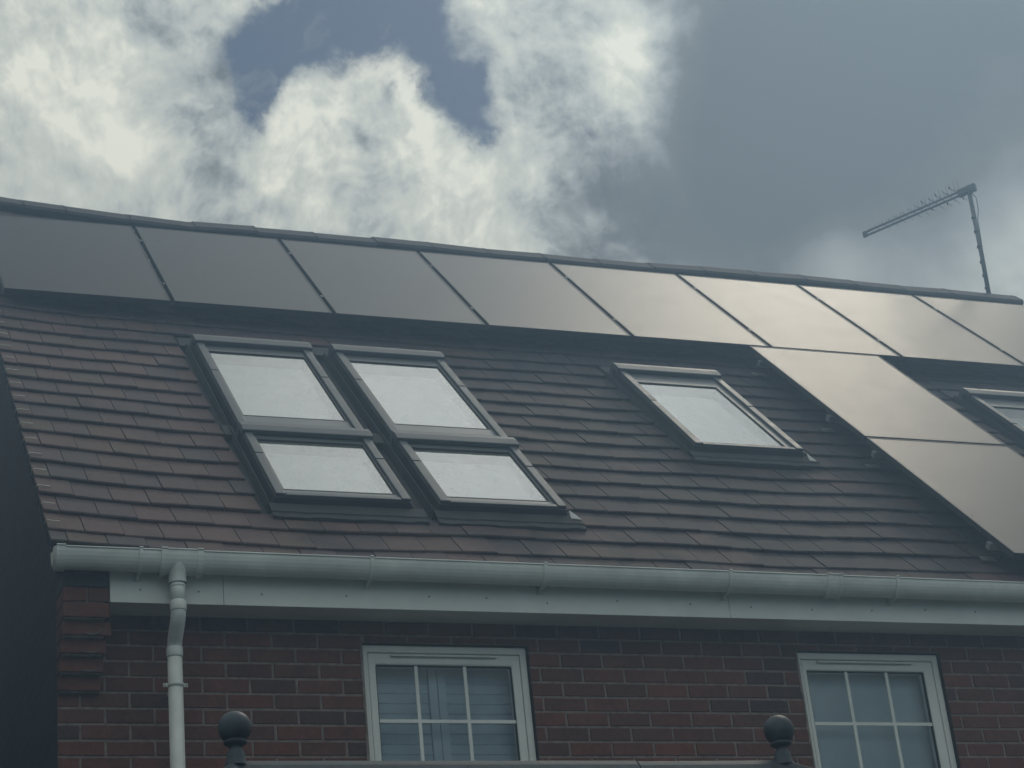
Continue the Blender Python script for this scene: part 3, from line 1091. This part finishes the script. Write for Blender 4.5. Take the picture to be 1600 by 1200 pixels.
def roof_window(u0, u1, v0, v1, gl, seam, fl_left, fl_right, fl_bot, apron=True):
    g0, g1, h0, h1 = gl
    R = lambda a, b, c: RP(a, b, c)
    HT = 0.072
    cw = 0.047
    cs = MB()
    cs.ring(u0, u1, v0 - .008, v1 - .02, 0.012, 0.012, 0.014, 0.02, -0.05, HT - .020, R)
    w_ = cs.build('roof_window', M['gasket'], house, bevel=0.002)
    for a, b_ in ((u0 + .004, u0 + .004 + cw), (u1 - .004 - cw, u1 - .004)):
        fr = MB()
        fr.box(a, b_, v0 + .001, seam - .0025, HT - .028, HT, 0, R)
        fr.build('side_cover', M['cover'], w_, bevel=0.004)
        fr = MB()
        fr.box(a + .0006, b_ - .0006, seam + .0025, v1 - .03, HT - .028, HT + .002, 0, R)
        fr.build('side_cover', M['cover'], w_, bevel=0.004)
    a, b_ = u0 + .006 + cw, u1 - .006 - cw
    s = MB()
    s.ring(a, b_, v0 + .010, v1 - .025, g0 - .002 - a, b_ - g1 - .002, h0 - v0 - .012, v1 - .027 - h1, -0.03, HT - .014, R)
    s.build('sash', M['sash'], w_, bevel=0.004)
    rl = MB()
    rl.box(a + .002, b_ - .002, v0 - .004, v0 + .030, HT - .022, HT - .004, 0, R)
    rl.build('bottom_rail', M['cover'], w_, bevel=0.004)
    # hood: rounded cover along the head
    hd = MB()
    prof = [(v1 - .132, 0.062), (v1 - .134, 0.086), (v1 - .130, 0.091), (v1 - .07, 0.096), (v1 - .02, 0.090), (v1, 0.07), (v1, -0.02), (v1 - .05, -0.02), (v1 - .05, 0.055)]
    hd.extrude(prof, u0 - .006, u1 + .006, R)
    hd.build('hood', M['cover'], w_, bevel=0.003)
    gk = MB()
    gk.ring(g0 - .008, g1 + .008, h0 - .008, h1 + .008, .008, .008, .008, .008, HT - .018, HT - .0125, R)
    gk.build('gasket', M['gasket'], w_)
    pn = MB()
    pn.poly([R(g0, h0, HT - .020), R(g1, h0, HT - .020), R(g1, h1, HT - .020), R(g0, h1, HT - .020)])
    pn.build('pane', M['roofglass'], w_)
    # white lining and blind below the pane
    li = MB()
    li.poly([R(g0, h0, HT - .024), R(g0, h1, HT - .024), R(g0, h1, -0.02), R(g0, h0, -0.02)])
    li.poly([R(g1, h0, HT - .024), R(g1, h1, HT - .024), R(g1, h1, -0.02), R(g1, h0, -0.02)])
    li.poly([R(g0, h1, HT - .024), R(g1, h1, HT - .024), R(g1, h1, -0.02), R(g0, h1, -0.02)])
    li.poly([R(g0, h0, HT - .024), R(g1, h0, HT - .024), R(g1, h0, -0.02), R(g0, h0, -0.02)])
    li.build('lining', M['lining'], w_)
    b2 = MB()
    b2.poly([R(g0, h0, -0.018), R(g1, h0, -0.018), R(g1, h1, -0.018), R(g0, h1, -0.018)])
    b2.build('blind', M['blind'], w_)
    # flashings: gutters at the sides, apron dressed over the tiles below
    fl = MB()
    fl.box(fl_left, u0 - .002, v0 - 0.02, v1 + .10, -0.046, -0.040, 0, R)
    fl.box(u1 + .002, fl_right, v0 - 0.02, v1 + .10, -0.046, -0.040, 0, R)
    fl.box(u0 - .025, u0 - .020, v0, v1 + .02, -0.04, 0.020, 0, R)
    fl.box(u1 + .020, u1 + .025, v0, v1 + .02, -0.04, 0.020, 0, R)
    fl.box(fl_left, fl_right, v1 + .005, v1 + .155, -0.02, 0.004, 0, R)
    if apron:
        n = 14
        for i in range(n):
            a = u0 - .03 + (fl_right - u0 + .03) * i / n
            b_ = u0 - .03 + (fl_right - u0 + .03) * (i + 1) / n
            q = lambda u: 0.004 * math.sin(u * 23) + 0.003 * math.sin(u * 51 + 1)
            fl.poly([R(a, fl_bot + q(a) * .6, 0.006 + q(a) * .4), R(b_, fl_bot + q(b_) * .6, 0.006 + q(b_) * .4), R(b_, v0 - .006, 0.022), R(a, v0 - .006, 0.022)], 0, True)
            fl.poly([R(a, fl_bot + q(a) * .6, 0.006 + q(a) * .4), R(b_, fl_bot + q(b_) * .6, 0.006 + q(b_) * .4), R(b_, fl_bot + q(b_) * .6, -0.012), R(a, fl_bot + q(a) * .6, -0.012)], 0, True)
            fl.poly([R(a, fl_bot + .040 + q(a + 1) * .6, 0.018), R(b_, fl_bot + .040 + q(b_ + 1) * .6, 0.018), R(b_, fl_bot + .035 + q(b_ + 1), 0.010), R(a, fl_bot + .035 + q(a + 1), 0.010)], 0, True)
        # folded end of the apron
        fl.poly([R(u0 - .03, v0 - .006, .022), R(u0, v0 - .006, .022), R(u0, v0 + .05, -.03), R(u0 - .03, v0 + .05, -.03)])
        fl.poly([R(u1, v0 - .006, .022), R(fl_right + .01, v0 - .006, .022), R(fl_right + .01, v0 + .05, -.03), R(u1, v0 + .05, -.03)])
    fl.build('flashing', M['flash'], w_)
    return w_


GA, GB_ = (-0.640, -0.060), (0.221, 0.786)
roof_window(-0.703, 0.006, 1.595, 3.072, (*GA, 1.752, 2.835), 2.45, -0.765, 0.075, 1.5, apron=False)
roof_window(0.155, 0.856, 1.595, 3.072, (*GB_, 1.752, 2.835), 2.45, 0.078, 0.925, 1.5, apron=False)
roof_window(-0.703, 0.006, 0.600, 1.572, (*GA, 0.690, 1.385), 1.15, -0.765, 0.075, 0.460)
wB = roof_window(0.155, 0.856, 0.600, 1.572, (*GB_, 0.690, 1.385), 1.15, 0.078, 0.925, 0.460)
wC = roof_window(2.050, 2.775, 1.690, 3.095, (2.112, 2.672, 1.745, 2.80), 2.42, 2.035, 2.855, 1.575)
roof_window(4.675, 5.400, 1.690, 3.095, (4.738, 5.298, 1.745, 2.80), 2.42, 4.62, 5.50, 1.575)
for par, (u, v, du) in ((wB, (0.862, 0.580, 0.060)), (wC, (2.782, 1.655, 0.050))):
    tr_ = MB()
    tr_.poly([RP(u, v - .045, .030), RP(u + du, v - .040, .026), RP(u + .004, v + .018, .050)])
    tr_.poly([RP(u, v - .045, .026), RP(u + du, v - .040, .022), RP(u + .004, v + .018, .046)])
    tr_.build('flashing_corner', M['white'], par)

# ---------------------------------------------------------------- solar panels
W_, H_ = 1.0376, 1.7488
PH = 0.140      # top face above the tile line
PW, PL = 1.009, 1.729
rot = Matrix(((1, 0, 0), (0, c45, -c45), (0, c45, c45)))


def make_panel(u0, v0):
    o = empty('solar_panel', RP(u0, v0, PH - 0.035))
    o.rotation_euler = (math.radians(45), 0, 0)
    bpy.context.view_layer.update()
    fr = MB()
    e = 0.011
    T = 0.035
    fr.ring(0, PW, 0, PL, e, e, e, e, 0, T, lambda p, q, c: (p, q, c))
    f_ = fr.build('frame', M['pframe'], None, bevel=0.0012)
    f_.parent = o
    gl_ = MB()
    gl_.box(e, PW - e, e, PL - e, T - .008, T - .0018)
    g_ = gl_.build('panel_glass', M['panel'], None)
    g_.parent = o
    bx = MB()
    bx.box(PW / 2 - .05, PW / 2 + .05, PL - .22, PL - .12, T - .028, T - .0085)
    b_ = bx.build('junction_box', M['gasket'], None)
    b_.parent = o
    return o


PB = 3.5437
S1 = -0.7517
ords = ['leftmost dark solar panel in the top row, at the gable end', 'dark grey solar panel second from the left in the top row',
        'dark solar panel third from the left in the top row above the paired skylights',
        'solar panel fourth from the left in the top row, above the gap between skylights',
        'warm tinted solar panel fifth in the top row, above the single skylight',
        'bright beige solar panel sixth in the top row, above the lower panels',
        'bright solar panel seventh in the top row, right of the step in the array',
        'rightmost bluish solar panel in the top row, under the television aerial']
first = None
for i in range(8):
    u = S1 - W_ + i * W_ + 0.0140
    loc = RP(u, PB, PH - 0.035)
    if first is None:
        first = make_panel(u, PB)
        o = first
    else:
        o = copy_thing(first, loc)
    tag(o, ords[i], 'solar panel', 'solar panels on the roof')
o = copy_thing(first, RP(3.2247, PB - H_, PH - 0.035))
tag(o, 'bright solar panel directly below the top row, upper of the two lower panels', 'solar panel', 'solar panels on the roof')
o = copy_thing(first, RP(3.2247, PB - 2 * H_, PH - 0.035))
tag(o, 'lowest solar panel, its lower corner just above the gutter', 'solar panel', 'solar panels on the roof')


def rail(u0, u1, v, label):
    r = MB()
    r.box(u0, u1, v - .02, v + .02, PH - .075, PH - .036, 0, RP)
    ro = r.build('mounting_rail', M['alu'])
    x = u0 + 0.035
    while x < u1:
        h = MB()
        h.box(x - .055, x + .03, v - .024, v + .03, 0.004, 0.010, 0, RP)
        h.build('roof_hook', M['alu'], ro)
        x += 1.1
    tag(ro, label, 'mounting rail', 'aluminium rails under the panels')
    return ro


rail(-1.77, 6.52, PB + 0.36, 'long lower aluminium rail under the top row of solar panels')
rail(-1.77, 6.52, PB + 1.36, 'long upper aluminium rail under the top row of solar panels')
rail(3.205, 4.30, PB - 0.24, 'short rail tip beside the top corner of the upper of the two lower panels')
rail(3.205, 4.30, 2.245, 'short rail under the lower part of the upper of the two lower panels')
rail(3.205, 4.30, 1.625, 'short rail just below the seam between the two lower panels')
rail(3.205, 4.30, 0.265, 'lowest short rail, near the bottom edge of the lowest panel')
# clamps in the seams
for i in range(7):
    for dv in (0.36, 1.36):
        cl = MB()
        u = S1 + i * W_
        v = PB + dv
        cl.box(u - .007, u + .007, v - .02, v + .02, PH - .035, PH + .002, 0, RP)
        tag(cl.build('panel_clamp', M['galv']),
            'small metal clamp in the %s seam of the top panel row, %s of its two' % (('first', 'second', 'third', 'fourth', 'fifth', 'sixth', 'seventh')[i], 'lower' if dv < 1 else 'upper'),
            'clamp', 'clamps between the solar panels')

# ---------------------------------------------------------------- television aerial
MX, MY = 6.66, 3.93
MT = 5.86
ae = tag(empty('television_aerial', (MX, MY, ZR)), 'long television aerial on a thin mast at the right end of the roof ridge', 'aerial')
m_ = MB()
m_.tube([(MX - .03, MY, ZR - 0.10), (MX - .01, MY, 5.2), (MX + .005, MY, MT + .04)], 0.019, 14)
mast = m_.build('mast', M['galv'], ae)
bk = MB()
bk.box(MX - .06, MX - .0, MY - .045, MY + .03, ZR - .12, ZR + .02)
bk.build('mast_bracket', M['galv'], ae, bevel=.004)
ax = Vector((6.104 - 6.633, 4.845 - 3.972, 0)).normalized()
b0 = Vector((MX, MY, MT)) - ax * 0.05
Lb = 1.10
b1 = b0 + ax * Lb
pr = Vector((-ax.y, ax.x, 0))
up = Vector((0, 0, 1))
bo = MB()
for dz in (-0.019, 0.019):
    pr_ = [(x, y) for x, y in ((-.006, -.008), (.006, -.008), (.006, .008), (-.006, .008))]
    bo.extrude([(x, y + dz) for x, y in pr_], 0, Lb, lambda a, b, c: b0 + ax * a + pr * b + up * c)
boom = bo.build('boom', M['antenna'], ae)
hb = MB()
hb.extrude([(-.022, -.034), (.022, -.034), (.022, .034), (-.022, .034)], -0.02, 0.15, lambda a, b, c: b0 + ax * a + pr * b + up * c)
hb.extrude([(-.014, -.028), (.014, -.028), (.014, .028), (-.014, .028)], Lb - .035, Lb + .01, lambda a, b, c: b0 + ax * a + pr * b + up * c)
hb.build('junction_box', M['antenna'], ae, bevel=.006)
nel = 26
for i in range(nel):
    t = i / (nel - 1)
    d = 0.13 + (Lb - 0.19) * t
    half = 0.115 * (1 - t) + 0.022
    c = b0 + ax * d
    e = MB()
    sg = 1 if i % 2 else -1
    e.tube([c - pr * half + up * .019 * sg, c + pr * half + up * .019 * sg], 0.0026, 6)
    e.tube([c + up * .019, c + up * (.035 + half * .75) + ax * .012], 0.0018, 5)
    if i in (1, 5, 9):
        for s in (-1, 1):
            q = c + pr * half * s + up * .019 * sg
            e.tube([q - up * .012, q + up * .012], .006, 6)
    e.build('element', M['antenna'], boom)
ca = MB()
ca.tube([(MX + .015, MY - .01, MT - .03), (MX + .055, MY - .01, MT - .08), (MX + .05, MY - .01, MT - .2), (MX + .022, MY - .01, MT - .30),
         (MX + .005, MY - .018, MT - .5), (MX - .02, MY - .02, MT - .8), (MX - .03, MY - .025, ZR)], 0.0035, 8)
for zz in (0.28, 0.42, 0.57, 0.72, 0.85, 0.97):
    ca.lathe([(0.0195, .012), (0.0215, .010), (0.0215, -.010), (0.0195, -.012)], (MX - .03 * (zz / 1.1), MY, MT - zz), 12)
ca.build('cable', M['cable'], ae)

# ---------------------------------------------------------------- garden gazebo in front
GY = -4.0
gxl, gxr = -1.937, -0.360
gzr = -1.440
gzb = tag(empty('gazebo', ((gxl + gxr) / 2, GY, GZ)), 'dark metal gazebo roof ridge with a ball finial at each end', 'gazebo')
ex, ey, drop = 0.85, 1.15, 0.85
rf = MB()
A, B = (gxl, GY, gzr - .03), (gxr, GY, gzr - .03)
cor = [(gxl - ex, GY - ey, gzr - drop), (gxr + ex, GY - ey, gzr - drop), (gxr + ex, GY + ey, gzr - drop), (gxl - ex, GY + ey, gzr - drop)]
for th in (0, -.012):
    q = lambda p: (p[0], p[1], p[2] + th)
    rf.poly([q(cor[0]), q(cor[1]), q(B), q(A)])
    rf.poly([q(cor[2]), q(cor[3]), q(A), q(B)])
    rf.poly([q(cor[3]), q(cor[0]), q(A)])
    rf.poly([q(cor[1]), q(cor[2]), q(B)])
rf.build('roof', M['gazebo'], gzb)
rc = MB()


def capr(mb, a, b, w=0.035, h=0.022):
    a, b = Vector(a), Vector(b)
    d = (b - a).normalized()
    s = d.cross(Vector((0, 0, 1))).normalized()
    n = s.cross(d)
    prof = [(-w, -h), (-w * .6, -h * .1), (-w * .2, h * .55), (w * .2, h * .55), (w * .6, -h * .1), (w, -h)]
    mb.extrude(prof, 0, (b - a).length, lambda t, p, q: a + d * t + s * p + n * q)


capr(rc, (gxl - .0, GY, gzr - .012), (0.5 * (gxl + gxr) + .33, GY, gzr - .0125))
capr(rc, (0.5 * (gxl + gxr) + .333, GY, gzr - .0145), (gxr + .0, GY, gzr - .012))
rc.build('ridge_cap', M['gazebo'], gzb, bevel=.002)
for p, c_ in ((A, cor[0]), (A, cor[3]), (B, cor[1]), (B, cor[2])):
    hc = MB()
    a = Vector(p) + Vector((0, 0, .015))
    b = Vector(c_) + Vector((0, 0, .015))
    mid = a + (b - a) * .06 + Vector((0, 0, .012))
    capr(hc, a + Vector((0, 0, .004)), mid)
    capr(hc, mid, b)
    hc.build('hip_cap', M['gazebo'], gzb, bevel=.002)
for x in (gxl, gxr):
    fn = MB()
    prof = [(0.0001, 0.062), (0.034, 0.062), (0.0345, 0.030), (0.030, 0.025), (0.021, 0.020)]
    prof = [(0.030, -0.012), (0.026, 0.0), (0.024, 0.008), (0.0235, 0.018), (0.019, 0.028), (0.016, 0.036), (0.020, 0.041), (0.027, 0.044), (0.031, 0.048),
            (0.030, 0.052), (0.026, 0.054)]
    R0 = 0.0435
    cz = 0.054 + math.sqrt(R0 ** 2 - 0.026 ** 2) + 0.0
    a0 = math.asin(0.026 / R0)
    for k in range(25):
        a = math.pi - a0 - (math.pi - a0) * k / 24
        prof.append((max(0.0001, R0 * math.sin(a)), cz + R0 * math.cos(a)))
    fn.lathe(prof, (x, GY, gzr), 40)
    fn.build('finial', M['gazebo'], gzb)
for (x, y, zc) in cor:
    sx = 1 if x < gxl else -1
    sy = 1 if y < GY else -1
    ps = MB()
    px, py = x + sx * .18, y + sy * .18
    ps.box(px - .04, px + .04, py - .04, py + .04, GZ + .02, gzr - drop + .02)
    ps.box(px - .08, px + .08, py - .08, py + .08, GZ, GZ + .02)
    ps.build('post', M['gazebo'], gzb, bevel=.004)
bm_ = MB()
zc = gzr - drop
bm_.box(cor[0][0] + .1, cor[1][0] - .1, GY - ey + .14, GY - ey + .22, zc - .10, zc)
bm_.box(cor[0][0] + .1, cor[1][0] - .1, GY + ey - .22, GY + ey - .14, zc - .10, zc)
bm_.box(cor[0][0] + .14, cor[0][0] + .22, GY - ey + .23, GY + ey - .23, zc - .10, zc)
bm_.box(cor[1][0] - .22, cor[1][0] - .14, GY - ey + .23, GY + ey - .23, zc - .10, zc)
bm_.build('beam', M['gazebo'], gzb, bevel=.004)

# ---------------------------------------------------------------- added unseen house, put in to shade the gable
nb = tag(empty('added_shade_house', (-7.4, 3.9, GZ)), 'added brick house out of view to the left, shading the gable', 'house')
g = MB()
nx0, nx1 = -11.6, -3.30
YF = -2.0
zn = lambda y: ZE - 0.07 + (y - YF) * 0.78
for gx in (nx0, nx1):
    g.poly([(gx, YF, GZ), (gx, YB, GZ), (gx, YB, zn(YF)), (gx, (YB + YF) / 2, zn((YB + YF) / 2)), (gx, YF, zn(YF))])
g.poly([(nx0, YF, GZ), (nx1, YF, GZ), (nx1, YF, zn(YF)), (nx0, YF, zn(YF))])
g.poly([(nx0, YB, GZ), (nx1, YB, GZ), (nx1, YB, zn(YF)), (nx0, YB, zn(YF))])
g.build('wall', M['brick_shaded'], nb)
g = MB()
yr = (YB + YF) / 2
for k in range(22):
    a, b_ = k / 22, (k + 1) / 22
    for sg in (-1, 1):
        y0 = yr + sg * (yr - YF + 0.3) * (1 - a)
        y1 = yr + sg * (yr - YF + 0.3) * (1 - b_)
        z0 = zn(yr) + .08 - (yr - YF + .3) * (1 - a) * .78
        z1 = zn(yr) + .06 - (yr - YF + .3) * (1 - b_) * .78
        g.box8([(nx0 - .1, y0, z0 - .02), (nx1 + .08, y0, z0 - .02), (nx1 + .08, y1, z1 - .02), (nx0 - .1, y1, z1 - .02),
                (nx0 - .1, y0, z0 + .01), (nx1 + .08, y0, z0 + .01), (nx1 + .08, y1, z1 - .01), (nx0 - .1, y1, z1 - .01)])
g.build('roof', M['tile'], nb)
# ---------------------------------------------------------------- haze volume added in place of lens glare
hz = MB()
hz.box(-302, 302, -302, 302, GZ - 1, 6.6)
hm = bpy.data.materials.new('glare_haze')
hm.use_nodes = True
hm.node_tree.nodes.clear()
ht = NT(hm.node_tree)
pv = ht.n('ShaderNodeVolumePrincipled')
pv.inputs['Color'].default_value = (0.46, 0.70, 1.0, 1)
pv.inputs['Density'].default_value = 0.021
pv.inputs['Anisotropy'].default_value = 0.76
ho = ht.n('ShaderNodeOutputMaterial')
ht.L.new(pv.outputs[0], ho.inputs['Volume'])
tag(hz.build('glare_haze', hm), kind='stuff')
